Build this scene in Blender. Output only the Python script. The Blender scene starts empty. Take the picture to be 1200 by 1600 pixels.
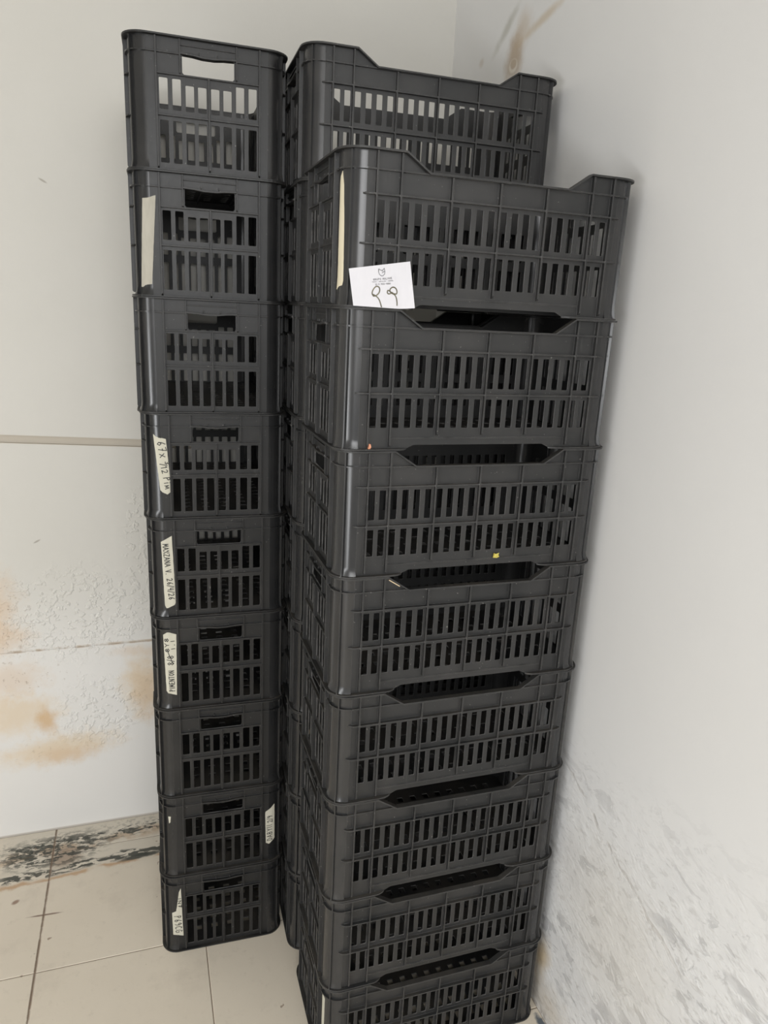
import bpy, bmesh, math, random
from mathutils import Vector, Matrix
random.seed(7)
PI = math.pi
SC = bpy.context.scene
COL = SC.collection

# ------------------------------------------------------------------ camera
YAW, PITCH, ROLL, CAMH, FPX = -0.33004, 0.27254, 0.05163, 1.70415, 1126.82
cy_, sy_, cp_, sp_ = math.cos(YAW), math.sin(YAW), math.cos(PITCH), math.sin(PITCH)
fwd = Vector((-sy_*cp_, cy_*cp_, -sp_)); rgt = Vector((cy_, sy_, 0)); upv = rgt.cross(fwd)
r2 = math.cos(ROLL)*rgt + math.sin(ROLL)*upv
u2 = -math.sin(ROLL)*rgt + math.cos(ROLL)*upv
cd = bpy.data.cameras.new('camera'); cam = bpy.data.objects.new('camera', cd); COL.objects.link(cam)
M = Matrix((r2, u2, -fwd)).transposed().to_4x4(); M.translation = (0, 0, CAMH)
cam.matrix_world = M
cd.sensor_fit = 'VERTICAL'; cd.sensor_height = 36.0; cd.lens = FPX*36.0/1600.0
cd.clip_start = 0.02
SC.camera = cam

# ------------------------------------------------------------------ view, world, lights
SC.view_settings.view_transform = 'Standard'; SC.view_settings.look = 'None'
SC.view_settings.gamma = 1.0; SC.view_settings.use_curve_mapping = False
SC.view_settings.exposure = -0.04
w = bpy.data.worlds.new('world'); SC.world = w; w.use_nodes = True
w.node_tree.nodes['Background'].inputs[0].default_value = (1.0, 0.985, 0.955, 1)
w.node_tree.nodes['Background'].inputs[1].default_value = 0.50

def area(name, loc, target, sx, sy, power, color):
    l = bpy.data.lights.new(name, 'AREA'); l.shape = 'RECTANGLE'; l.size = sx; l.size_y = sy
    l.energy = power; l.color = color
    o = bpy.data.objects.new(name, l); COL.objects.link(o); o.location = loc
    d = Vector(target) - Vector(loc)
    o.rotation_euler = d.to_track_quat('-Z', 'Z').to_euler()
    return o
area('doorway_daylight', (-1.75, -0.75, 1.10), (0.7, 1.2, 0.7), 0.34, 2.0, 38, (0.96, 0.98, 1.0))
area('room_fill', (-0.1, -2.5, 2.35), (0.5, 1.5, 0.9), 1.8, 1.2, 66, (0.985, 0.99, 1.0))  # unseen soft area light added behind the camera as front fill


# ------------------------------------------------------------------ node helpers
class NT:
    def __init__(self, name):
        self.m = bpy.data.materials.new(name); self.m.use_nodes = True
        self.t = self.m.node_tree; self.n = self.t.nodes; self.l = self.t.links
        self.b = self.n['Principled BSDF']
        self.pos = self.n.new('ShaderNodeTexCoord').outputs['Object']
    def _in(self, sock, v):
        if hasattr(v, 'is_linked') or hasattr(v, 'node'): self.l.new(v, sock)
        else: sock.default_value = v
    def math(self, op, a, b=0.0, clamp=False):
        n = self.n.new('ShaderNodeMath'); n.operation = op; n.use_clamp = clamp
        self._in(n.inputs[0], a); self._in(n.inputs[1], b); return n.outputs[0]
    def xyz(self, v=None):
        n = self.n.new('ShaderNodeSeparateXYZ'); self.l.new(v or self.pos, n.inputs[0]); return n.outputs
    def map(self, loc=(0,0,0), rot=(0,0,0), scale=(1,1,1), v=None):
        n = self.n.new('ShaderNodeMapping'); self.l.new(v or self.pos, n.inputs[0])
        n.inputs['Location'].default_value = loc; n.inputs['Rotation'].default_value = rot; n.inputs['Scale'].default_value = scale
        return n.outputs[0]
    def noise(self, scale, detail=4, rough=.55, v=None, dist=0.0):
        n = self.n.new('ShaderNodeTexNoise'); self.l.new(v or self.pos, n.inputs['Vector'])
        n.inputs['Scale'].default_value = scale; n.inputs['Detail'].default_value = detail
        n.inputs['Roughness'].default_value = rough; n.inputs['Distortion'].default_value = dist
        return n.outputs[0]
    def step(self, v, a, b):            # smooth 0..1 from a to b
        n = self.n.new('ShaderNodeMapRange'); n.interpolation_type = 'SMOOTHSTEP'
        self._in(n.inputs[0], v); n.inputs[1].default_value = a; n.inputs[2].default_value = b
        n.inputs[3].default_value = 0; n.inputs[4].default_value = 1
        return n.outputs[0]
    def mix(self, fac, a, b):
        n = self.n.new('ShaderNodeMix'); n.data_type = 'RGBA'
        self._in(n.inputs[0], fac)
        for s, v in ((n.inputs[6], a), (n.inputs[7], b)):
            if isinstance(v, tuple): s.default_value = (v[0], v[1], v[2], 1)
            else: self.l.new(v, s)
        return n.outputs[2]
    def mul(self, *a):
        r = a[0]
        for x in a[1:]: r = self.math('MULTIPLY', r, x)
        return r
    def ellipse(self, ax, c, rad, ang=0.0, soft=.6, nz=None, amp=.6):
        """soft blob on a plane; ax = the two axes used, c = centre, rad = radii"""
        s = self.xyz()
        a = self.math('SUBTRACT', s[ax[0]], c[0]); b = self.math('SUBTRACT', s[ax[1]], c[1])
        ca, sa = math.cos(ang), math.sin(ang)
        p = self.math('ADD', self.math('MULTIPLY', a, ca/rad[0]), self.math('MULTIPLY', b, sa/rad[0]))
        q = self.math('ADD', self.math('MULTIPLY', a, -sa/rad[1]), self.math('MULTIPLY', b, ca/rad[1]))
        d = self.math('SQRT', self.math('ADD', self.math('MULTIPLY', p, p), self.math('MULTIPLY', q, q)))
        if nz is not None: d = self.math('ADD', d, self.math('MULTIPLY', self.math('SUBTRACT', nz, .5), amp*2))
        return self.math('SUBTRACT', 1.0, self.step(d, 1-soft, 1+soft*.4))
    def band(self, v, c, h, soft):
        return self.mul(self.step(v, c-h-soft, c-h), self.math('SUBTRACT', 1.0, self.step(v, c+h, c+h+soft)))
    def done(self, color, rough=.5, bump=None, bstr=.2, bdist=.002, spec=None):
        self._in(self.b.inputs['Base Color'], (color+(1,)) if isinstance(color, tuple) else color)
        self._in(self.b.inputs['Roughness'], rough)
        if spec is not None: self.b.inputs['Specular IOR Level'].default_value = spec
        if bump is not None:
            n = self.n.new('ShaderNodeBump'); n.inputs['Strength'].default_value = bstr; n.inputs['Distance'].default_value = bdist
            self.l.new(bump, n.inputs['Height']); self.l.new(n.outputs[0], self.b.inputs['Normal'])
        return self.m

def plain(name, c, rough=.6):
    t = NT(name); return t.done(c, rough)

# black recycled plastic with dust and scuffs
def mat_plastic(name, k, r0, worn=True):
    t = NT(name)
    oi = t.n.new('ShaderNodeObjectInfo').outputs['Random']
    off = t.n.new('ShaderNodeVectorMath'); off.operation = 'ADD'; t.l.new(t.pos, off.inputs[0])
    cmb = t.n.new('ShaderNodeCombineXYZ')
    for i in range(3): t.l.new(t.math('MULTIPLY', oi, 17.0*(i+1)), cmb.inputs[i])
    t.l.new(cmb.outputs[0], off.inputs[1]); p = off.outputs[0]
    big = t.noise(7, 4, .6, p); fine = t.noise(160, 3, .6, p)
    speck = t.step(t.noise(210, 2, .5, p), .715, .76)
    scr = t.step(t.noise(60, 3, .6, t.map(scale=(1, 1, .12), v=p)), .66, .8)
    g = t.xyz(t.n.new('ShaderNodeNewGeometry').outputs['Normal'])[2]
    dust = t.mul(t.step(g, .55, .95), t.step(big, .35, .65))
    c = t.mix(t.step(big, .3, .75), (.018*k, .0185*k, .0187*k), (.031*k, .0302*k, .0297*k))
    c = t.mix(t.mul(scr, .25), c, (.10, .10, .10))
    c = t.mix(t.mul(dust, .28), c, (.10, .085, .065))
    c = t.mix(t.mul(speck, .5), c, (.30, .29, .27))
    r = t.math('ADD', r0, t.math('ADD', t.math('MULTIPLY', fine, .12), t.math('MULTIPLY', big, .10)))
    if not worn:
        c = t.mix(t.step(big, .3, .75), (.020*k, .0205*k, .0212*k), (.029*k, .0285*k, .0285*k))
        r = t.math('ADD', r0, t.math('MULTIPLY', big, .14))
        return t.done(c, r, t.noise(30, 2, .5, p), .05, .0008, .5)
    # edges rubbed pale by years of stacking
    bv = t.n.new('ShaderNodeBevel'); bv.samples = 6; bv.inputs[0].default_value = .0010
    gm = t.n.new('ShaderNodeNewGeometry').outputs['True Normal']
    dt = t.n.new('ShaderNodeVectorMath'); dt.operation = 'DOT_PRODUCT'
    t.l.new(bv.outputs[0], dt.inputs[0]); t.l.new(gm, dt.inputs[1])
    edge = t.mul(t.math('SUBTRACT', 1.0, t.step(dt.outputs['Value'], .86, .995)), t.step(t.noise(34, 4, .65, p), .32, .56))
    c = t.mix(t.mul(edge, .85), c, (.135*k, .132*k, .13*k))
    m = t.done(c, r, t.math('ADD', t.math('MULTIPLY', fine, .5), big), .12, .0010, .40)
    t.l.new(bv.outputs[0], [n for n in t.n if n.bl_idname == 'ShaderNodeBump'][0].inputs['Normal'])
    return m

def mat_back_wall():
    t = NT('stained_white_plaster'); X, Y, Z = t.xyz()[0], t.xyz()[1], t.xyz()[2]
    n1 = t.noise(3, 5, .6); n2 = t.noise(22, 6, .65); n3 = t.noise(120, 3, .6); n4 = t.noise(70, 4, .7)
    c = t.mix(n1, (.575, .56, .515), (.615, .60, .56))
    low = t.math('SUBTRACT', 1.0, t.step(Z, .55, .95))
    c = t.mix(t.mul(low, .8), c, (.74, .73, .71))  # paler lower wall: light from a low opening put into the colour
    ax = (0, 2)
    br = (.60, .42, .26); ye = (.66, .50, .30); dk = (.22, .14, .085)
    def st(cen, rad, ang, col, k, amp=.7):
        nonlocal c
        c = t.mix(t.mul(t.ellipse(ax, cen, rad, ang, .8, n2, amp), k), c, col)
    st((-.455, .80), (.085, .13), 0, br, .55); st((-.44, .70), (.10, .055), 0, br, .45)
    st((-.42, .56), (.11, .07), 0, br, .40)
    st((-.42, .44), (.14, .08), 0, ye, .55); st((-.325, .405), (.035, .045), 0, (.58, .38, .19), .75)
    st((-.30, .30), (.19, .055), .1, ye, .60); st((-.27, .275), (.10, .035), .0, br, .45)
    st((-.03, .50), (.075, .12), 0, ye, .60); st((-.02, .46), (.05, .11), 0, br, .35)
    st((-.05, .62), (.10, .02), 0, br, .25)
    dots = t.mul(t.step(n4, .60, .68), t.math('MAXIMUM', t.ellipse(ax, (-.42, .74), (.10, .16), 0, .8), t.mul(.8, t.ellipse(ax, (-.36, .56), (.14, .06), 0, .8))))
    c = t.mix(t.mul(dots, .65), c, dk)
    dots2 = t.mul(t.step(n4, .56, .68), t.math('MAXIMUM', t.ellipse(ax, (-.30, .30), (.18, .07), 0, .9), t.ellipse(ax, (-.02, .47), (.07, .12), 0, .9)))
    c = t.mix(t.mul(dots2, .30), c, (.35, .27, .18))
    # grime in the joints and along the floor
    c = t.mix(t.mul(t.band(Z, .651, .0025, .004), t.step(n2, .40, .6), .75), c, (.42, .33, .24))
    gz = t.math('ADD', Z, t.math('MULTIPLY', X, .042))
    c = t.mix(t.mul(t.band(gz, 1.289, .0105, .003), .8), c, (.44, .39, .315))
    c = t.mix(t.mul(t.band(Z, .0, .003, .006), .55), c, (.30, .25, .19))
    mark = t.math('MAXIMUM', t.ellipse(ax, (-.31, 1.0), (.012, .003), .5, .5), t.ellipse(ax, (-.225, 1.985), (.012, .003), -.5, .5))
    c = t.mix(t.mul(mark, .6), c, (.25, .22, .18))
    # blistered paint
    bl = t.math('MAXIMUM', t.ellipse(ax, (-.22, .76), (.24, .15), 0, .5, n2, .5), t.ellipse(ax, (-.17, .42), (.13, .13), 0, .5, n2, .5))
    bl = t.math('MAXIMUM', bl, t.mul(.7, t.ellipse(ax, (-.02, .95), (.05, .22), 0, .5, n2, .5)))
    h = t.math('ADD', t.mul(bl, t.step(t.noise(60, 2, .5), .50, .64), 2.2), t.math('MULTIPLY', n3, .08))
    return t.done(c, .62, t.math('ADD', h, t.math('MULTIPLY', n2, .15)), .38, .004, .3)

def mat_right_wall():
    t = NT('scuffed_grey_white_plaster'); s = t.xyz(); Y, Z = s[1], s[2]
    ax = (1, 2)
    n1 = t.noise(2.5, 5, .6); n2 = t.noise(20, 6, .65)
    # streaks run down towards the camera
    diag = t.map(rot=(math.radians(-28), 0, 0), scale=(1, .45, 1))
    d1 = t.noise(26, 5, .62, diag, .6); d2 = t.noise(9, 4, .6, diag, .4); d3 = t.noise(75, 4, .65, diag)
    c = t.mix(n1, (.71, .705, .695), (.76, .755, .745))
    low = t.math('SUBTRACT', 1.0, t.step(Z, .55, 1.15))
    c = t.mix(t.mul(low, .85), c, (.78, .785, .79))  # lower part paler, low light painted into the plaster colour
    worn = t.math('SUBTRACT', 1.0, t.step(t.math('ADD', Z, t.math('MULTIPLY', Y, .15)), .72, 1.05))
    patch = t.mul(worn, t.step(d1, .545, .585), t.step(d2, .40, .55))
    c = t.mix(t.mul(patch, .80), c, (.50, .50, .505))
    c = t.mix(t.mul(worn, t.step(d3, .56, .64), .50), c, (.52, .51, .50))
    c = t.mix(t.mul(worn, t.step(d2, .46, .64), .38), c, (.62, .62, .63))
    c = t.mix(t.mul(t.ellipse(ax, (1.0, .45), (.22, .20), .3, .8, n2, .3), .35), c, (.66, .62, .55))
    # crease below the shelf of new plaster
    k = t.math('SUBTRACT', t.math('ADD', .255, t.math('MULTIPLY', Y, .357)), Z)
    wob = t.math('MULTIPLY', t.math('SUBTRACT', t.noise(7, 4), .5), .11)
    kk = t.math('ADD', k, wob)
    crease = t.mul(t.band(kk, 0, .003, .006), t.mul(t.step(n2, .38, .52), t.step(Y, .78, .9), t.math('SUBTRACT', 1.0, t.step(Y, 1.2, 1.27))))
    c = t.mix(t.mul(crease, .35), c, (.42, .38, .34))
    # damp marks near the ceiling corner and by the floor
    c = t.mix(t.mul(t.ellipse(ax, (1.826, 2.318), (.050, .062), 0, .7, n2, .5), .85), c, (.43, .33, .23))
    c = t.mix(t.mul(t.ellipse(ax, (1.79, 2.370), (.045, .045), .3, .8, n2, .5), .45), c, (.50, .38, .25))
    c = t.mix(t.mul(t.ellipse(ax, (1.69, 2.364), (.13, .013), -.15, .9, n2, .4), .60), c, (.55, .44, .30))
    c = t.mix(t.mul(t.ellipse(ax, (1.883, 2.397), (.080, .016), -.56, .9, n2, .6), .60), c, (.42, .41, .35))
    c = t.mix(t.mul(t.ellipse(ax, (2.02, 2.358), (.016, .012), 0, .8, n2, .6), .35), c, (.45, .36, .26))
    ring = t.mul(t.ellipse(ax, (1.828, 2.302), (.024, .017), .2, .25, n2, .15), t.math('SUBTRACT', 1.0, t.ellipse(ax, (1.828, 2.306), (.018, .012), .2, .25, n2, .15)))
    c = t.mix(t.mul(ring, .5), c, (.80, .77, .70))
    c = t.mix(t.mul(t.ellipse(ax, (1.235, .15), (.035, .075), .2, .9, n2, .5), .75), c, (.60, .44, .22))
    c = t.mix(t.mul(t.ellipse(ax, (1.20, .05), (.14, .07), 0, .9, n2, .6), .40), c, (.56, .45, .30))
    c = t.mix(t.mul(t.band(Z, .004, .006, .02), t.step(n2, .45, .6), .6), c, (.25, .20, .15))
    fl = t.mul(worn, t.step(t.noise(55, 3, .6, diag), .45, .65))
    h = t.math('ADD', t.mul(fl, .7), t.math('ADD', t.mul(patch, -.8), t.math('ADD', t.mul(crease, -1.5), t.math('MULTIPLY', n2, .3))))
    return t.done(c, .60, h, .30, .004, .3)

def mat_tile():
    t = NT('worn_beige_floor_tile'); s = t.xyz(); X, Y = s[0], s[1]
    ax = (0, 1)
    n1 = t.noise(4, 5, .6); n2 = t.noise(26, 6, .7); n3 = t.noise(130, 4, .6); n5 = t.noise(60, 3, .6)
    c = t.mix(n1, (.66, .59, .485), (.74, .67, .56))
    c = t.mix(t.mul(t.step(n2, .55, .75), .25), c, (.42, .36, .295))
    c = t.mix(t.mul(t.step(n3, .70, .74), .35), c, (.28, .22, .17))
    zone = t.mul(t.step(X, -.52, -.40), t.step(Y, 1.97, 2.06))
    c = t.mix(t.mul(zone, .55), c, (.60, .56, .48))
    yy = t.math('SUBTRACT', Y, t.math('MULTIPLY', t.math('ADD', X, .25), .07))
    wv = t.math('ADD', yy, t.math('MULTIPLY', t.math('SUBTRACT', t.noise(14, 4), .5), .05))
    c = t.mix(t.mul(t.band(wv, 2.006, .001, .011), t.step(t.noise(9, 3), .34, .52), .75), c, (.46, .27, .13))
    c = t.mix(t.mul(t.band(wv, 2.128, .010, .02), t.step(t.noise(12, 3), .36, .5), .55), c, (.45, .29, .16))
    st = t.map(scale=(1, 2.4, 1), rot=(0, 0, .1))
    f1 = t.noise(24, 6, .62, st, .5)
    blk = t.mul(t.band(wv, 2.036, .012, .012), t.step(f1, .475, .505))
    blk2 = t.mul(t.band(wv, 2.150, .016, .02), t.step(f1, .50, .55))
    blk3 = t.mul(t.ellipse(ax, (-.32, 2.12), (.18, .080), .1, .5, n2, .3), t.step(t.noise(26, 6, .65, st, .4), .48, .53))
    blk4 = t.mul(t.ellipse(ax, (-.06, 2.03), (.07, .012), .1, .5, n2, .5), 1.0)
    brn = t.mul(t.ellipse(ax, (-.285, 2.085), (.055, .05), .3, .6, n2, .5), .75)
    c = t.mix(brn, c, (.30, .21, .145))
    for b in (blk, blk2, blk3, blk4): c = t.mix(t.mul(b, t.step(X, -.50, -.44), .93), c, (.035, .04, .032))
    grey = t.mul(t.band(wv, 2.165, .03, .02), t.step(n5, .48, .62))
    c = t.mix(t.mul(grey, .45), c, (.25, .235, .20))
    seam = t.mul(t.band(X, -.3228, .0022, .0025), t.step(n2, .30, .55))
    c = t.mix(t.mul(seam, .75), c, (.20, .13, .085))
    c = t.mix(t.mul(t.step(t.noise(5, 6, .7), .52, .72), .30), c, (.47, .41, .34))
    c = t.mix(t.mul(t.ellipse(ax, (-.318, 1.86), (.050, .0035), -.05, .4, n2, .5), .8), c, (.16, .09, .06))
    c = t.mix(t.mul(t.step(t.noise(38, 2, .5), .735, .755), .7), c, (.22, .15, .10))
    # old blue paint by the wall
    blue = t.ellipse(ax, (.892, 1.165), (.012, .045), .0, .3, n2, .8)
    c = t.mix(t.mul(blue, .9), c, (.055, .085, .12))
    c = t.mix(t.mul(t.ellipse(ax, (-.405, 1.93), (.012, .008), .6, .5), .8), c, (.22, .12, .08))
    h = t.math('ADD', t.math('MULTIPLY', n2, .5), t.math('MULTIPLY', t.step(n5, .6, .8), .6))
    return t.done(c, .42, h, .22, .002, .4)

PL = mat_plastic('black_plastic', .66, .32); PL_LIT = mat_plastic('lit_dusty_black_plastic', 1.1, .34)  # lighter, dustier copy: brighter light on the front stacks put into the colour
PLG = mat_plastic('smooth_black_plastic', .72, .17, False); PLG_LIT = mat_plastic('smooth_lit_dusty_black_plastic', 1.15, .18, False)
M_TAPE = None
def mat_tape(name, a, b):
    t = NT(name); n = t.noise(120, 4, .6, t.map(scale=(1, 1, .25)))
    return t.done(t.mix(n, a, b), .7, n, .3, .0008, .2)
M_TAPE = mat_tape('cream_masking_tape', (.46, .44, .35), (.58, .56, .48))
M_TAPEG = mat_tape('dirty_masking_tape', (.33, .31, .26), (.48, .455, .39))
M_TAPEY = mat_tape('yellowed_masking_tape', (.62, .55, .40), (.74, .68, .52))
M_INK = plain('black_marker_ink', (.012, .012, .013), .5)
M_INK2 = plain('olive_marker_ink', (.19, .175, .115), .5)
M_PRINT = plain('grey_printing_ink', (.20, .20, .21), .6)
M_PAPER = mat_tape('white_paper', (.62, .615, .645), (.67, .66, .69))
M_LEAF = plain('dry_yellow_leaf', (.50, .42, .08), .6)
M_ORANGE = plain('orange_peel', (.62, .27, .15), .6)
M_STRAW = plain('pale_straw', (.62, .50, .33), .6)
M_GROUT = plain('brown_grout', (.20, .15, .11), .9)
M_CEIL = plain('ceiling_white', (.75, .74, .71), .8)

# ------------------------------------------------------------------ mesh helpers
def link(name, me, mats, parent=None):
    o = bpy.data.objects.new(name, me)
    if not me.materials:
        for m in (mats if isinstance(mats, (list, tuple)) else [mats]): me.materials.append(m)
    COL.objects.link(o)
    if parent: o.parent = parent
    return o
def box(bm, x0, x1, y0, y1, z0, z1, mat=0):
    v = [bm.verts.new(p) for p in ((x0,y0,z0),(x1,y0,z0),(x1,y1,z0),(x0,y1,z0),(x0,y0,z1),(x1,y0,z1),(x1,y1,z1),(x0,y1,z1))]
    for q in ((0,3,2,1),(4,5,6,7),(0,1,5,4),(1,2,6,5),(2,3,7,6),(3,0,4,7)):
        bm.faces.new([v[i] for i in q]).material_index = mat
def prism(bm, pts, fn, d0, d1):
    """closed 2D outline pts (u,v) swept between depths d0 and d1; fn(u,v,d) -> xyz"""
    a = [bm.verts.new(fn(u, v, d0)) for u, v in pts]; b = [bm.verts.new(fn(u, v, d1)) for u, v in pts]
    n = len(pts)
    bm.faces.new(a[::-1]); bm.faces.new(b)
    for i in range(n): bm.faces.new((a[i], a[(i+1) % n], b[(i+1) % n], b[i]))
def rrect(x0, x1, z0, z1, r=.002):
    return [(x0+r, z0), (x1-r, z0), (x1-r*.3, z0+r*.3), (x1, z0+r), (x1, z1-r), (x1-r*.3, z1-r*.3), (x1-r, z1), (x0+r, z1), (x0+r*.3, z1-r*.3), (x0, z1-r), (x0, z0+r), (x0+r*.3, z0+r*.3)]
def sheet(outline, holes, th):
    """flat plate with holes as a mesh in the XY plane (curve fill), thickness th centred on 0"""
    cu = bpy.data.curves.new('c', 'CURVE'); cu.dimensions = '2D'; cu.fill_mode = 'BOTH'; cu.extrude = th/2
    for P in [outline]+holes:
        s = cu.splines.new('POLY'); s.points.add(len(P)-1); s.use_cyclic_u = True
        for k, (x, y) in enumerate(P): s.points[k].co = (x, y, 0, 1)
    o = bpy.data.objects.new('c', cu); COL.objects.link(o)
    dg = bpy.context.evaluated_depsgraph_get()
    me = bpy.data.meshes.new_from_object(o.evaluated_get(dg)); bpy.data.objects.remove(o); bpy.data.curves.remove(cu)
    bm = bmesh.new(); bm.from_mesh(me); bpy.data.meshes.remove(me)
    bmesh.ops.remove_doubles(bm, verts=bm.verts, dist=1e-5)
    return bm
def fin(bm, me_name=None): pass
def to_mesh(bm, name, smooth=False):
    bmesh.ops.recalc_face_normals(bm, faces=bm.faces)
    me = bpy.data.meshes.new(name); bm.to_mesh(me); bm.free()
    if smooth:
        for p in me.polygons: p.use_smooth = True
        me.set_sharp_from_angle(angle=math.radians(35))
    return me

# ------------------------------------------------------------------ the crate
P = .24413                    # height of one crate in the stack
H = P-.0004
HX, HY, CR, T = .271, .153, .034, .0028     # half length, half width, corner radius, wall thickness
RINGZ = .2135
XR = [-.2217, -.180, -.0896, 0, .0896, .180, .2217]
def hrib(bm, x0, x1, z, d, tap=.014, hh=.0013, face=0.0, sgn=-1):
    """horizontal fin standing d off the face at y=face with both ends tapering in, seen from above as a lens"""
    pts = [(x0, 0), (x0+tap*.25, d*.45), (x0+tap*.6, d*.85), (x0+tap, d), (x1-tap, d), (x1-tap*.6, d*.85), (x1-tap*.25, d*.45), (x1, 0)]
    prism(bm, pts, lambda u, v, t: (u, face+sgn*v, t), z-hh, z+hh)
def vrib(bm, x, z0, z1, d, w=.0013, sgn=-1, tz=.004):
    pts = [(0, z0), (d*.7, z0+tz*.4), (d, z0+tz), (d, z1-tz), (d, z1), (0, z1)]
    prism(bm, pts, lambda u, v, t: (t, sgn*u, v), x-w, x+w)

def long_panel():
    X = HX-CR; top = H-.003; nd = top-.028
    out = [(-X, 0), (-.160, 0), (-.145, .003), (-.132, .009), (.132, .009), (.145, .003), (.160, 0), (X, 0), (X, top), (.173, top), (.131, nd), (-.131, nd), (-.173, top), (-X, top)]
    holes = []
    rows = ((.1115, .1685), (.0400, .0925))
    for a, b in zip(XR[:-1], XR[1:]):
        n = 2 if b-a < .06 else 4; s = (b-a)/n
        for k in range(n):
            c = a+(k+.5)*s
            for z0, z1 in rows: holes.append(rrect(c-.0063, c+.0063, z0, z1, .0015))
    bm = sheet(out, holes, T)
    for v in bm.verts: v.co = (v.co.x, -v.co.z+T/2, v.co.y)      # outer face at y=0 side -> y in [0,T]
    for x in XR:
        t = top-.001 if abs(x) > .17 else nd-.001
        if abs(x) > .15: vrib(bm, x, .006, t, .0085, .0015)
        else: vrib(bm, x, .026, t, .0085, .0015)
    hrib(bm, -.243, .243, .1765, .0080); hrib(bm, -.246, .246, .1012, .0080)
    hrib(bm, -X, X, RINGZ, .0050, .0005)
    hrib(bm, -.178, .178, .0215, .0020, .002)
    return to_mesh(bm, 'side_panel')
def end_panel():
    X = HY-CR; top = H-.003
    out = [(-X, 0), (X, 0), (X, top), (-X, top)]
    holes = [[(-.0505, .1825), (-.0475, .1790), (.0475, .1790), (.0505, .1825), (.0505, .2120), (.0475, .2135), (.030, .2122), (.012, .2100), (-.012, .2100), (-.030, .2122), (-.0475, .2135), (-.0505, .2120)]]
    for s in (-1, 1):
        for k, (a, b) in enumerate(((.0045, .0209), (.0286, .0450), (.0538, .0702), (.079, .0955))):
            x0, x1 = (a, b) if s > 0 else (-b, -a)
            holes.append(rrect(x0, x1, .1135, .1605 if k < 2 else .1700, .0018)); holes.append(rrect(x0, x1, .0155, .0935, .0018))
    bm = sheet(out, holes, T)
    for v in bm.verts: v.co = (v.co.x, -v.co.z+T/2, v.co.y)
    for x in (-.1005, .1005): vrib(bm, x, .003, top-.001, .0078, .0016)
    vrib(bm, 0, .003, .1765, .0078, .0016)
    for x in (-.0548, .0548): vrib(bm, x, .1765, top-.001, .0060, .0014)
    box(bm, -.1005, .1005, -.0055, .0005, .1750, .1775)
    box(bm, -.1005, .1005, -.0055, .0005, .1010, .1042)
    for a, b in ((-X, -.0548), (.0548, X)): box(bm, a, b, -.0045, .0005, RINGZ-.0013, RINGZ+.0013)
    # rolled grip over the hand hole
    g = [(-.054, .2132), (-.030, .2122), (-.012, .2100), (.012, .2100), (.030, .2122), (.054, .2132)]
    prism(bm, g+[(u, v+.0035) for u, v in g[::-1]], lambda u, v, t: (u, t, v), -.0075, .0090)
    box(bm, -.054, .054, -.0030, .0004, .2290, .2310)
    for x in (-.018, .018): box(bm, x-.001, x+.001, -.005, .0004, .2155, .2200)
    return to_mesh(bm, 'end_panel')
def corner_post():
    """quarter column for the corner at (-HX,-HY); its centre of curvature is (-HX+CR,-HY+CR)"""
    bm = bmesh.new(); cx, cy = -HX+CR, -HY+CR; n = 10; top = H-.003
    def ringz(z, ex): return [[(cx+(CR+e)*math.cos(PI+k*PI/2/n), cy+(CR+e)*math.sin(PI+k*PI/2/n), z) for k in range(n+1)] for e in (ex, ex-T)]
    prof = [(0, .0045), (.004, .0035), (.010, .0012), (.020, 0), (top, 0)]
    R = [[[bm.verts.new(p) for p in row] for row in ringz(z, ex)] for z, ex in prof]
    for a, b in zip(R[:-1], R[1:]):
        for k in range(n):
            bm.faces.new((a[0][k], a[0][k+1], b[0][k+1], b[0][k])); bm.faces.new((a[1][k+1], a[1][k], b[1][k], b[1][k+1]))
        for k in (0, n): bm.faces.new((a[0][k], b[0][k], b[1][k], a[1][k]))
    for r in (R[0], R[-1]):
        for k in range(n): bm.faces.new((r[0][k], r[1][k], r[1][k+1], r[0][k+1]))
    # ring rib round the corner
    def arc(e, z): return [(cx+(CR+e)*math.cos(PI+k*PI/2/n), cy+(CR+e)*math.sin(PI+k*PI/2/n), z) for k in range(n+1)]
    q = [[bm.verts.new(p) for p in arc(e, z)] for e, z in ((-.0005, RINGZ-.0013), (.0048, RINGZ-.0013), (.0048, RINGZ+.0013), (-.0005, RINGZ+.0013))]
    for i in range(4):
        for k in range(n): bm.faces.new((q[i][k], q[i][k+1], q[(i+1) % 4][k+1], q[(i+1) % 4][k]))
    for k in (0, n): bm.faces.new([q[i][k] for i in range(4)])
    # upright fins on the corner
    for ang, d, w_, z0 in ((PI+.55*PI/2, .0055, .0013, .001),):
        er = Vector((math.cos(ang), math.sin(ang), 0)); et = Vector((-er.y, er.x, 0)); o0 = Vector((cx, cy, 0))
        pts = [(CR-.001, z0), (CR+d+.0035, z0), (CR+d, z0+.018), (CR+d, top-.001), (CR-.001, top-.001)]
        prism(bm, pts, lambda u, v, t: tuple(o0+er*u+et*t+Vector((0, 0, v))), -w_, w_)
    return to_mesh(bm, 'corner_post', True)
def loop_path(e, notch, seg=8):
    """outline at offset e outside the body, counter-clockwise, as (x,y,z) with z the height of the wall top there"""
    pts = []; top = H
    def corner(cx, cy, a0):
        for k in range(seg+1):
            a = a0+k*PI/2/seg; pts.append((cx+(CR+e)*math.cos(a), cy+(CR+e)*math.sin(a), top))
    X, Y = HX-CR, HY-CR
    corner(-X, -Y, PI)
    nx = [(-.173, 0), (-.131, -.028), (.131, -.028), (.173, 0)]
    for x, dz in nx: pts.append((x, -HY-e, top+dz*notch))
    corner(X, -Y, 1.5*PI); corner(X, Y, 0)
    for x, dz in nx[::-1]: pts.append((x, HY+e, top+dz*notch))
    corner(-X, Y, PI/2)
    return pts
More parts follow.
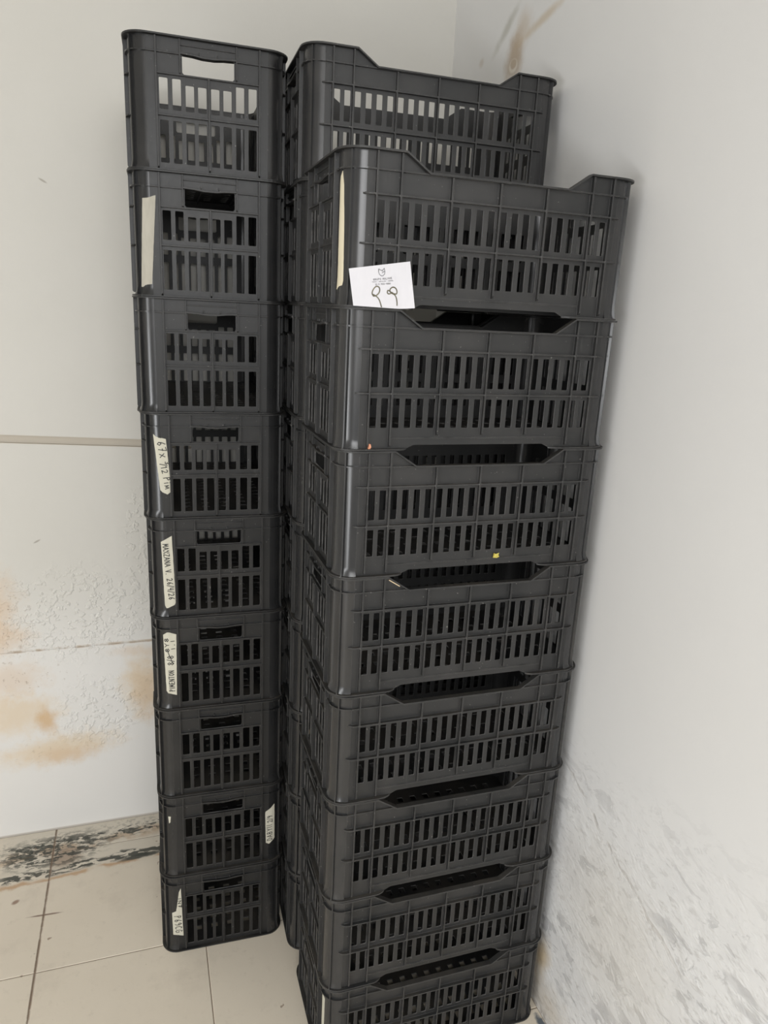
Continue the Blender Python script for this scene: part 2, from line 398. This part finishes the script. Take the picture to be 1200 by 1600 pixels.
def rim():
    bm = bmesh.new(); th = .0030
    L = [[bm.verts.new((x, y, z+dz)) for x, y, z in loop_path(e, 1)] for e, dz in ((.0100, 0), (.0100, -th), (.0004, -th), (-T, -th), (-T, 0))]
    n = len(L[0])
    for i in range(5):
        a, b = L[i], L[(i+1) % 5]
        for k in range(n): bm.faces.new((a[k], a[(k+1) % n], b[(k+1) % n], b[k]))
    return to_mesh(bm, 'rim')
def foot():
    """lip round the bottom of one end: the end itself, its two corners and a bit of each long side"""
    bm = bmesh.new(); z0, z1 = .0002, .0030; s = -1
    P2 = [(x, -HY-e) for x, e in ((-.146, .0005), (-.151, .0045), (-.159, .0078), (-.170, .0090))]
    I2 = [(x, -HY+.0002) for x in (-.146, -.151, -.159, -.170)]
    X, Y = HX-CR, HY-CR
    for k in range(9):
        a = k*PI/2/8
        P2.append((s*(X+(CR+.009)*math.sin(a)), -Y-(CR+.009)*math.cos(a))); I2.append((s*(X+(CR-.0002)*math.sin(a)), -Y-(CR-.0002)*math.cos(a)))
    P2 += [(x, -y) for x, y in P2[::-1]]; I2 += [(x, -y) for x, y in I2[::-1]]
    q = [[bm.verts.new((x, y, z)) for x, y in A_] for A_, z in ((P2, z0), (P2, z1), (I2, z1), (I2, z0))]
    for i in range(4):
        for k in range(len(P2)-1): bm.faces.new((q[i][k], q[i][k+1], q[(i+1) % 4][k+1], q[(i+1) % 4][k]))
    for k in (0, len(P2)-1): bm.faces.new([q[i][k] for i in range(4)])
    return to_mesh(bm, 'foot_lip')
def base():
    X, Y = HX-.0045, HY-.0045
    out = [(-X+.02, -Y), (X-.02, -Y), (X-.006, -Y+.006), (X, -Y+.02), (X, Y-.02), (X-.006, Y-.006), (X-.02, Y), (-X+.02, Y), (-X+.006, Y-.006), (-X, Y-.02), (-X, -Y+.02), (-X+.006, -Y+.006)]
    holes = []
    nx, ny = 14, 6; sx = .48/nx; sy = .26/ny
    for i in range(nx):
        for j in range(ny):
            x = -.24+i*sx; y = -.13+j*sy; holes.append([(x+.010, y+.013), (x+sx-.010, y+.013), (x+sx-.010, y+sy-.013), (x+.010, y+sy-.013)])
    bm = sheet(out, holes, .003)
    for v in bm.verts: v.co.z += .0120
    for j in (-1, 0, 1): box(bm, -X+.01, X-.01, j*.0867-.0015, j*.0867+.0015, .0040, .0110)
    return to_mesh(bm, 'base')
ME = {}
for nm, fn_ in (('side_panel', long_panel), ('end_panel', end_panel), ('corner_post', corner_post), ('rim', rim), ('foot_lip', foot), ('base', base)):
    ME[nm] = fn_(); ME[nm].materials.append(PLG if nm == 'corner_post' else PL)

def make_crate():
    r = bpy.data.objects.new('plastic_crate', None); r.empty_display_size = .1; COL.objects.link(r)
    def part(nm, loc=(0,0,0), rz=0, sc=(1,1,1)):
        o = bpy.data.objects.new(nm, ME[nm]); COL.objects.link(o); o.parent = r
        o.location = loc; o.rotation_euler = (0, 0, rz); o.scale = sc; return o
    part('side_panel', (0, -HY, 0)); part('side_panel', (0, HY, 0), PI)
    part('end_panel', (-HX, 0, 0), -PI/2); part('end_panel', (HX, 0, 0), PI/2)
    part('corner_post'); part('corner_post', rz=PI)
    part('corner_post', sc=(-1, 1, 1)); part('corner_post', sc=(1, -1, 1))
    part('rim'); part('foot_lip'); part('foot_lip', rz=PI); part('base')
    return r
PROTO = make_crate()
used = [False]
def crate(x, y, z, k, rz, label, group):
    if not used[0]:
        r = PROTO; used[0] = True
    else:
        r = PROTO.copy(); COL.objects.link(r)
        for ch in PROTO.children:
            if ch.name.split('.')[0] not in ME: continue
            c = ch.copy(); COL.objects.link(c); c.parent = r
    r.location = (x, y, z); r.rotation_euler = (0, 0, rz); r.scale = (1, 1, k)
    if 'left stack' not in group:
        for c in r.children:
            if c.material_slots: c.material_slots[0].link = 'OBJECT'; c.material_slots[0].material = PLG_LIT if c.name.startswith('corner_post') else PL_LIT
    r['label'] = label; r['category'] = 'crate'; r['group'] = group
    return r

# ------------------------------------------------------------------ tape strips and handwriting
GL = {  # strokes in a 1 x 1 box, y up
 '0': [[(.5,1),(.1,.7),(.1,.3),(.5,0),(.9,.3),(.9,.7),(.5,1)]],
 '1': [[(.25,.8),(.5,1),(.5,0)]],
 '2': [[(.1,.8),(.4,1),(.8,.85),(.7,.5),(.1,0),(.9,.05)]],
 '3': [[(.15,.9),(.6,1),(.8,.75),(.4,.52),(.85,.3),(.6,0),(.1,.1)]],
 '4': [[(.2,1),(.15,.45),(.85,.5)],[(.75,1),(.7,0)]],
 '6': [[(.75,1),(.3,.6),(.15,.2),(.5,0),(.8,.25),(.5,.5),(.2,.3)]],
 '7': [[(.1,.95),(.85,1),(.4,0)],[(.3,.5),(.75,.52)]],
 '8': [[(.5,.52),(.15,.75),(.5,1),(.85,.75),(.5,.52),(.1,.25),(.5,0),(.9,.25),(.5,.52)]],
 '9': [[(.85,.7),(.5,1),(.15,.75),(.45,.5),(.85,.7),(.75,.3),(.5,0)]],
 '/': [[(.85,1.1),(.15,-.1)]], '.': [[(.45,0),(.55,.04)]],
 'x': [[(.1,.6),(.85,0)],[(.85,.65),(.1,0)]],
 'i': [[(.5,.6),(.5,0)],[(.5,.85),(.55,.9)]],
 'm': [[(.05,0),(.1,.6),(.4,.1),(.7,.6),(.9,0)]],
 'P': [[(.15,0),(.2,1),(.7,.95),(.8,.7),(.2,.5)]], 'R': [[(.15,0),(.2,1),(.75,.9),(.7,.6),(.2,.5),(.9,0)]],
 'M': [[(0,0),(.15,1),(.5,.3),(.85,1),(1,0)]], 'A': [[(0,0),(.5,1),(1,0)],[(.2,.35),(.8,.35)]],
 'N': [[(.1,0),(.1,1),(.9,0),(.9,1)]], 'Z': [[(.1,1),(.9,1),(.1,0),(.95,0)]],
 'V': [[(.05,1),(.5,0),(.95,1)]], 'I': [[(.5,0),(.5,1)]], 'E': [[(.9,1),(.15,1),(.15,0),(.9,0)],[(.15,.5),(.7,.5)]],
 'T': [[(0,1),(1,1)],[(.5,1),(.5,0)]], 'O': [[(.5,1),(.1,.7),(.1,.3),(.5,0),(.9,.3),(.9,.7),(.5,1)]],
 'D': [[(.15,0),(.15,1),(.65,.9),(.9,.5),(.6,.05),(.15,0)]], 'Y': [[(.05,1),(.5,.5),(.95,1)],[(.5,.5),(.5,0)]],
 'S': [[(.85,.9),(.4,1),(.15,.75),(.8,.3),(.6,0),(.1,.08)]], 'B': [[(.15,0),(.15,1),(.7,.9),(.6,.55),(.15,.5),(.8,.4),(.7,.05),(.15,0)]],
 'G': [[(.9,.85),(.5,1),(.1,.6),(.15,.2),(.5,0),(.9,.15),(.9,.5),(.55,.5)]], 'U': [[(.1,1),(.1,.2),(.5,0),(.9,.2),(.9,1)]],
 'L': [[(.15,1),(.15,0),(.85,0)]], 'H': [[(.1,0),(.1,1)],[(.9,0),(.9,1)],[(.1,.5),(.9,.5)]], 'C': [[(.9,.85),(.5,1),(.1,.6),(.15,.2),(.5,0),(.9,.15)]],
 '-': [[(.2,.5),(.8,.5)]], 'F': [[(.15,0),(.15,1),(.9,1)],[(.15,.5),(.7,.5)]],
}
def strokes(text, adv=1.3, cw=1.0):
    out = []; x = 0
    for chh in text:
        if chh == ' ': x += .8*adv; continue
        wd = .35 if chh in 'Ii1./' else 1
        for s in GL[chh]: out.append([(x+(u-.5+wd/2)*cw if wd < 1 else x+u*cw, v) for u, v in s])
        x += (adv if wd == 1 else .75*adv*.8)
    return out, x
def ribbon(bm, pts, fn, w, off):
    """thin pen stroke along 2D pts; fn(u,v,off)->xyz"""
    for (a, b) in zip(pts[:-1], pts[1:]):
        d = Vector((b[0]-a[0], b[1]-a[1])); L = d.length
        if L < 1e-7: continue
        d /= L; nrm = Vector((-d.y, d.x))*w/2; e = d*w*.35; m = max(1, int(L/.006))
        prev = None
        for k in range(m+1):
            p = Vector(a)-e+(Vector(b)-Vector(a)+2*e)*k/m
            q = (bm.verts.new(fn(p.x+nrm.x, p.y+nrm.y, off)), bm.verts.new(fn(p.x-nrm.x, p.y-nrm.y, off)))
            if prev: bm.faces.new((prev[0], prev[1], q[1], q[0]))
            prev = q
def face_fn(half, y0):
    """local panel coords (u along the panel, v up, d outwards) -> xyz, following the rounded corner"""
    flat = half-CR
    def f(u, v, d):
        if abs(u) <= flat: return (u, y0-d, v)
        s = 1 if u > 0 else -1; a = min((abs(u)-flat)/CR, 1.5)
        return (s*(flat+(CR+d)*math.sin(a)), y0+CR-(CR+d)*math.cos(a), v)
    return f
def tape(parent, side, poly, mat, label, text=None, ang=0, th=.0006):
    """poly: outline in panel coords; the strip is cut into small rows so it can follow the corner"""
    if side == 'end': f0 = face_fn(HY, -HX)
    f = lambda u, v, d: (lambda p: (p[1], -p[0], p[2]))(f0(u, v, d))     # the end panel at -HX
    zs = sorted(set([p[1] for p in poly])); z0, z1 = zs[0], zs[-1]
    N = 26; rows = []
    for k in range(N+1):
        z = z0+(z1-z0)*(.001+.998*k/N); xs = []
        for (a, b) in zip(poly, poly[1:]+poly[:1]):
            if (a[1]-z)*(b[1]-z) < 0: xs.append(a[0]+(b[0]-a[0])*(z-a[1])/(b[1]-a[1]))
        xs.sort()
        rows.append((z, xs[0]+random.uniform(-1, 1)*.0002, xs[-1]+random.uniform(-1, 1)*.0002))
    bm = bmesh.new(); G = []
    for z, xa, xb in rows:
        G.append([[bm.verts.new(f(xa+(xb-xa)*j/6, z, e)) for j in range(7)] for e in (th, .0001)])
    for a, b in zip(G[:-1], G[1:]):
        for j in range(6):
            bm.faces.new((a[0][j], a[0][j+1], b[0][j+1], b[0][j])); bm.faces.new((a[1][j+1], a[1][j], b[1][j], b[1][j+1]))
        for j in (0, 6): bm.faces.new((a[0][j], b[0][j], b[1][j], a[1][j]))
    for r in (G[0], G[-1]):
        for j in range(6): bm.faces.new((r[0][j], r[1][j], r[1][j+1], r[0][j+1]))
    o = link('tape_strip', to_mesh(bm, 'tape_strip', True), mat, parent); o['label'] = label
    if text:
        bm = bmesh.new()
        for (tx, org, dirv, size, length) in text:
            dv = Vector(dirv).normalized(); nv = Vector((-dv.y, dv.x)); ss, tot = strokes(tx, 1.32)
            for s in ss:
                ribbon(bm, [tuple(Vector(org)+dv*(u/tot*length)+nv*v*size) for u, v in s], f, .0018, th+.0003)
        t = link('handwriting', to_mesh(bm, 'handwriting'), M_INK, o)
        t['label'] = 'black marker handwriting'
    return o

# ------------------------------------------------------------------ room
XW, YW = .9038, 2.2239
def struct(name, bm, mats):
    o = link(name, to_mesh(bm, name), mats); o['kind'] = 'structure'; return o
bm = bmesh.new()   # back wall: three courses with recessed joints
def course(z0, z1, y0, y1, tilt0=0, tilt1=0):
    xa, xb = -2.6, XW+.12
    v = [bm.verts.new(p) for p in ((xa,y0,z0-tilt0*xa),(xb,y0,z0-tilt0*xb),(xb,y1,z0-tilt0*xb),(xa,y1,z0-tilt0*xa),(xa,y0,z1-tilt1*xa),(xb,y0,z1-tilt1*xb),(xb,y1,z1-tilt1*xb),(xa,y1,z1-tilt1*xa))]
    for q in ((0,3,2,1),(4,5,6,7),(0,1,5,4),(1,2,6,5),(2,3,7,6),(3,0,4,7)): bm.faces.new([v[i] for i in q])
course(-.05, .6495, YW, YW+.15); course(.6495, .6525, YW+.002, YW+.15); course(.6525, 1.2785, YW, YW+.15, 0, .042)
course(1.2785, 1.2995, YW+.007, YW+.15, .042, .042); course(1.2995, 3.1, YW, YW+.15, .042, 0)
bmesh.ops.remove_doubles(bm, verts=bm.verts, dist=1e-6)
struct('wall_back', bm, mat_back_wall())
bm = bmesh.new(); box(bm, XW, XW+.12, -3.2, YW, -.05, 3.1)
struct('wall_right', bm, mat_right_wall())
bm = bmesh.new(); box(bm, -2.6, XW+.12, -3.2, YW+.15, 3.1, 3.2); struct('ceiling', bm, M_CEIL)
bm = bmesh.new(); box(bm, -2.75, -2.6, -3.2, YW+.15, -.05, 3.1); struct('wall_left_added', bm, M_CEIL)  # unseen side wall, added to shut out ambient light from the left
# floor: grout bed and single tiles
bm = bmesh.new(); box(bm, -2.6, XW, -3.2, YW, -.05, -.0012, 1)
TX, TY = .4319, .4445
def cuts(o, s, a, b):
    v = [a]; k = math.ceil((a-o)/s)
    while o+k*s < b: v.append(o+k*s); k += 1
    return [c for i, c in enumerate(v) if i == 0 or c-v[i-1] > .01]+[b]
xs = cuts(.1091, TX, -2.6, XW); ys = cuts(1.6666, TY, -3.2, YW)
for i in range(len(xs)-1):
    for j in range(len(ys)-1):
        g = .0010; x0, x1, y0, y1 = xs[i]+g, xs[i+1]-g, ys[j]+g, ys[j+1]-g; e = .0016
        lo = [bm.verts.new((x, y, -.01)) for x, y in ((x0,y0),(x1,y0),(x1,y1),(x0,y1))]
        mi = [bm.verts.new((x, y, -e*.6)) for x, y in ((x0,y0),(x1,y0),(x1,y1),(x0,y1))]
        hi = [bm.verts.new((x, y, 0)) for x, y in ((x0+e,y0+e),(x1-e,y0+e),(x1-e,y1-e),(x0+e,y1-e))]
        for a, b in ((lo, mi), (mi, hi)):
            for k in range(4): bm.faces.new((a[k], a[(k+1) % 4], b[(k+1) % 4], b[k]))
        bm.faces.new(hi)
struct('floor', bm, [mat_tile(), M_GROUT])

# ------------------------------------------------------------------ the three stacks
ORD = ['topmost', 'second from the top', 'third from the top', 'fourth from the top', 'fifth from the top', 'sixth from the top', 'seventh from the top', 'eighth from the top', 'lowest']
def origin(x, y, a, lx, ly, u, v, z):
    c, s = math.cos(a), math.sin(a); return (x+c*u-s*v+lx*z, y+s*u+c*v+ly*z)
AX, AY, AA, ALX, ALY = .00339, 1.64124, -.02422, -.00438, .00796
BX, BY, BA, BLX, BLY = .3385, 1.5600, -.0250, -.0010, -.0015
CX, CY, CA, CLX, CLY = .34613, 1.20625, .00023, -.00887, .0019
# small shifts of single crates and their slightly different heights
ja = [-.0015, -.0030, -.0045, 0, .0025, .0030, .0010, .0005, -.0025]
dza = [-.0004, .0008, -.0011, -.0016, .0012, .0018, .0028, -.0016, 0]
jc = [-.0010, -.0012, .0008, -.0003, .0006, -.0006, -.0003, -.0008]
dzc = [0, -.0022, -.0022, .0014, .0006, -.0005, -.0010, .0005]
def levels(n, dz):
    t = [(n-i)*P+dz[i] for i in range(n)]+[0]; return [(t[i+1], (t[i]-t[i+1])/P) for i in range(n)]
LA, LB, LC = levels(9, dza), levels(9, [0]*9), levels(8, dzc)
A = []
labA = [
 'black plastic crate topmost in the left stack, wall showing through its open hand hole',
 'black crate second in the left stack, blank dirty masking tape on its left corner',
 'black crate third from top of the left stack, directly above the 67x tape crate',
 'black crate in left stack, slanted tape reading 67x 3/12 Pim',
 'black crate in left stack with torn tape reading MANZANA beside its slots',
 'black crate in left stack with tape reading PIMENTON up its corner',
 'black crate without tape, directly under the PIMENTON crate of the left stack',
 'black crate second from the floor in the left stack, written tape on its right corner',
 'lowest crate of the left stack, on the tiles, torn written tape at its left corner']
for i in range(9):
    z, k = LA[i]
    px, py = origin(AX, AY, AA, ALX, ALY, .1575, HX, z+P/2)
    A.append(crate(px+ja[i], py, z, k, AA+PI/2+random.uniform(-.003, .003), labA[i], 'crates in the left stack'))
B = []
for i in range(9):
    z, k = LB[i]
    px, py = origin(BX, BY, BA, BLX, BLY, .265, HY, z+P/2)
    B.append(crate(px+random.uniform(-.0007, .0007), py, z, k, BA, '', 'crates in the middle stack behind'))
labB = ['topmost black crate of the rear middle stack, long slotted side showing against the wall corner']
labB += ['black crate %s of the middle stack, behind the front stack' % ORD[i] for i in range(1, 8)] + ['lowest black crate of the middle stack, rounded foot on the tiles behind the front stack']
for o, l in zip(B, labB): o['label'] = l
Cs = []
jc = [-.0014, -.0012, .0010, -.0001, .0007, -.0010, -.0003, -.0008]
labC = [
 'topmost black crate of the front right stack, white paper numbered 99 leaning on it',
 'black crate second from the top of the front stack, orange bit near its lower left',
 'black crate third from the top of the front stack, yellow leaf scrap under its slots',
 'black crate fourth from the top of the front stack, thin straw in its rim notch',
 'black crate fifth from the top, front right stack',
 'black crate sixth from the top of the front right stack, third from the floor',
 'black crate second from the floor in the front right stack, seventh down',
 'lowest black crate of the front right stack, tape strip at its corner']
for i in range(8):
    z, k = LC[i]
    px, py = origin(CX, CY, CA, CLX, CLY, .265, HY, z+P/2)
    Cs.append(crate(px+jc[i], py, z, k, CA+random.uniform(-.003, .003), labC[i], 'crates in the front right stack'))

# masking tape on the crates of the left stack (their end panel at local -X faces the camera)
tape(A[1], 'end', [(-.1341,.1929),(-.125,.1925),(-.118,.1945),(-.108,.1964),(-.1206,.0218),(-.132,.0185),(-.1436,.0179)], M_TAPEG, 'blank dirty masking tape')
tape(A[3], 'end', [(-.1352,.1964),(-.1286,.1907),(-.1153,.1864),(-.1084,.1878),(-.0995,.0645),(-.1082,.0572),(-.1232,.065)], M_TAPE, 'cream masking tape with writing',
     [('67x', (-.1275, .179), (.16, -1), .0165, .041), ('3', (-.1120, .134), (.16, -1), .0085, .010), ('/12', (-.1215, .127), (.16, -1), .0125, .024), ('Pim', (-.1165, .097), (.14, -1), .0140, .031)])
tape(A[4], 'end', [(-.1308,.1944),(-.1224,.1905),(-.118,.1969),(-.1066,.2026),(-.1012,.0321),(-.1115,.0279),(-.1203,.0237),(-.1261,.0241)], M_TAPE, 'torn masking tape with writing',
     [('MANZANA V.', (-.1270, .183), (.07, -1), .0120, .077), ('26/4/26', (-.1205, .098), (.07, -1), .0125, .056)])
tape(A[5], 'end', [(-.1349,.2053),(-.1217,.2059),(-.1043,.1993),(-.107,.0368),(-.1175,.0398),(-.1308,.0449)], M_TAPE, 'masking tape with writing',
     [('PIMENTON', (-.1115, .048), (-.02, 1), .0120, .058), ('8/8', (-.1120, .119), (-.02, 1), .0140, .028), ('8Y8', (-.1215, .154), (-.05, 1), .0090, .040), ('I.I', (-.1085, .160), (-.05, 1), .0080, .030), ('/', (-.1150, .130), (-.06, 1), .0080, .040)])
tape(A[7], 'end', [(.1097,.1554),(.1220,.163),(.1351,.175),(.1362,.0651),(.1208,.0516),(.1121,.0533)], M_TAPE, 'pale tape with writing on right corner',
     [('DABYII', (.1290, .062), (-.03, 1), .0135, .054), ('2/9', (.1290, .120), (-.03, 1), .0130, .024)])
tape(A[7], 'end', [(-.1385,.1825),(-.1315,.1827),(-.1335,.165),(-.137,.1614)], M_TAPE, 'small torn scrap of tape')
tape(A[8], 'end', [(-.1150,.1900),(-.1098,.201),(-.1066,.0449),(-.1331,.0494),(-.1345,.1258),(-.1268,.1072),(-.1209,.1476)], M_TAPE, 'torn tape with writing',
     [('IN7', (-.1185, .170), (.03, -1), .0080, .034), ('P69CG', (-.1290, .113), (.05, -1), .0170, .058)])

# tape on two crates of the front stack (left end, close to the front corner)
tape(Cs[0], 'end', [(.1160,.2000),(.1260,.2100),(.1310,.1900),(.1350,.1300),(.1370,.0350),(.1120,.0270),(.1170,.0480)], M_TAPEY, 'yellowed masking tape strip')
tape(Cs[7], 'end', [(.1180,.2050),(.1310,.2000),(.1310,.0700),(.1180,.0700)], M_TAPE, 'pale masking tape strip')

# ------------------------------------------------------------------ the paper leaning on the front stack
C1 = Cs[0]
z1 = LC[0][0]
paper = bpy.data.objects.new('paper_note', None); COL.objects.link(paper)
ox, oy = origin(CX, CY, CA, CLX, CLY, .265, -.0083, z1)
paper.location = (ox, oy, z1); paper.rotation_euler = (0, 0, .00115)
paper['label'] = 'white paper slip with handwritten 99, standing on a crate rim'; paper['category'] = 'paper'
Q = [(-.2573, .0011), (-.1493, -.0009), (-.1612, .0769), (-.2672, .0590)]       # bl br tr tl
def pf(s, t, d=0.0):
    a = Vector(Q[0]).lerp(Vector(Q[1]), s); b = Vector(Q[3]).lerp(Vector(Q[2]), s); p = a.lerp(b, t)
    bow = -.0035*(max(0, s-.75)/.25)**2*(1-t) - .0008*math.sin(PI*s)
    return (p.x, bow-d, p.y+.0012+(.0030*(max(0, s-.7)/.3)**1.5*(1-t)))
bm = bmesh.new(); N = 14
g = [[[bm.verts.new(pf(i/N, j/N, d)) for i in range(N+1)] for j in range(N+1)] for d in (.0003, 0)]
for j in range(N):
    for i in range(N):
        bm.faces.new((g[0][j][i], g[0][j][i+1], g[0][j+1][i+1], g[0][j+1][i])); bm.faces.new((g[1][j+1][i], g[1][j+1][i+1], g[1][j][i+1], g[1][j][i]))
for k in range(N):
    for (a, b) in (((0,k),(0,k+1)), ((N,k),(N,k+1)), ((k,0),(k+1,0)), ((k,N),(k+1,N))):
        bm.faces.new((g[0][a[0]][a[1]], g[0][b[0]][b[1]], g[1][b[0]][b[1]], g[1][a[0]][a[1]]))
link('sheet', to_mesh(bm, 'sheet', True), M_PAPER, paper)
# paper drawing space: u in 0..1, v in 0..1 from the photograph's slip
fp = lambda u, v, d: pf(u, v, d)
def pstroke(bm, pts, w):
    for (a, b) in zip(pts[:-1], pts[1:]):
        A_, B_ = Vector((a[0]*.106, a[1]*.068)), Vector((b[0]*.106, b[1]*.068)); d = B_-A_
        if d.length < 1e-6: continue
        d.normalize(); n_ = Vector((-d.y, d.x))*w/2; e = d*w*.3
        q = [A_-e+n_, A_-e-n_, B_+e-n_, B_+e+n_]
        bm.faces.new([bm.verts.new(pf(p.x/.106, p.y/.068, .0007)) for p in q])
def smooth(pts, n=6):
    out = []
    for i in range(len(pts)-1):
        p0 = Vector(pts[max(i-1, 0)]); p1 = Vector(pts[i]); p2 = Vector(pts[i+1]); p3 = Vector(pts[min(i+2, len(pts)-1)])
        for k in range(n):
            t = k/n; out.append(tuple(.5*((2*p1)+(p2-p0)*t+(2*p0-5*p1+4*p2-p3)*t*t+(3*p1-p0-3*p2+p3)*t**3)))
    out.append(tuple(pts[-1])); return out
bm = bmesh.new()
nine1 = [(.345,.27),(.325,.33),(.345,.42),(.395,.50),(.440,.495),(.455,.43),(.435,.35),(.390,.29),(.345,.27),(.335,.31),(.365,.29),(.41,.235),(.435,.16),(.450,.05),(.455,.015)]
nine2 = [(.665,.36),(.60,.33),(.575,.355),(.59,.41),(.635,.37),(.68,.335),(.725,.335),(.735,.40),(.715,.46),(.675,.48),(.635,.45),(.620,.40),(.64,.35),(.69,.31),(.715,.24),(.720,.14),(.715,.075)]
for nn in (nine1, nine2): pstroke(bm, smooth(nn), .0019)
h_ = link('handwritten_number', to_mesh(bm, 'handwritten_number'), M_INK2, paper); h_['label'] = 'number 99 in olive marker'
bm = bmesh.new()
lg = [(.468,.86),(.475,.91),(.505,.875),(.535,.875),(.562,.915),(.567,.84),(.560,.785),(.530,.745),(.500,.748),(.475,.785),(.466,.84),(.468,.91)]
pstroke(bm, lg, .0011); pstroke(bm, [(.520,.815),(.545,.835),(.562,.84)], .0011); pstroke(bm, [(.520,.86),(.535,.85)], .0008)
link('logo', to_mesh(bm, 'logo'), M_PRINT, paper)['label'] = 'grey shield emblem with two pointed ears'
bm = bmesh.new()
for tx, x0, y0, wd, sz, pw in (('GRUPO MALHUE', .365, .652, .315, .040, .0006), ('FRUTAS - HORTALIZAS - CENTRAL', .345, .605, .35, .018, .00035), ('55 11 9105-4880'.replace('5', 'S'), .39, .535, .255, .034, .0005)):
    ss, tot = strokes(tx, 1.3)
    for s in ss: pstroke(bm, [(x0+u/tot*wd, y0+v*sz+(u/tot)*.012) for u, v in s], pw)
link('printed_text', to_mesh(bm, 'printed_text'), M_PRINT, paper)['label'] = 'small grey printed lines'

# ------------------------------------------------------------------ small scraps caught in the crates
def scrap(name, loc, pts, th, mat, label, cat, rot=(0,0,0)):
    bm = bmesh.new(); prism(bm, pts, lambda u, v, t: (u, t, v), -th/2, th/2)
    for v in bm.verts: v.co.y += random.uniform(-1, 1)*th*.4
    o = link(name, to_mesh(bm, name), mat); o.location = loc; o.rotation_euler = rot
    o['label'] = label; o['category'] = cat; return o
def cpos(i, u, v, z):       # a point on crate i of the front stack
    px, py = origin(CX, CY, CA, CLX, CLY, .265+u, v, LC[i][0]+P/2); return (px+jc[i], py, LC[i][0]+z)
scrap('leaf_scrap', cpos(2, .0512, -.0035, .0275), [(-.007,-.004),(.001,-.005),(.007,-.003),(.004,.001),(.006,.005),(-.001,.003),(-.005,.005)], .002, M_LEAF, 'yellow dry leaf scrap stuck low on a front stack crate', 'leaf')
scrap('peel_scrap', cpos(1, -.2165, -.0030, .0075), [(-.003,-.005),(.001,-.006),(.003,-.001),(.002,.004),(-.001,.005),(-.002,.000)], .003, M_ORANGE, 'orange peel bit at the lower left of a front stack crate', 'peel')
scrap('straw_stalk', cpos(3, -.160, -.004, .2295), [(-.012,.0065),(-.011,.008),(.011,-.006),(.010,-.0075)], .0016, M_STRAW, 'thin pale straw stalk lying in a rim notch', 'straw')
scrap('straw_stalk', cpos(4, -.2640, .235, .2443-P+P*.0+.02), [(-.001,-.012),(.001,-.012),(.0012,.012),(-.0012,.012)], .003, M_STRAW, 'pale straw stalk stuck in the left end of a front stack crate', 'straw', (0.5, 0, 0))
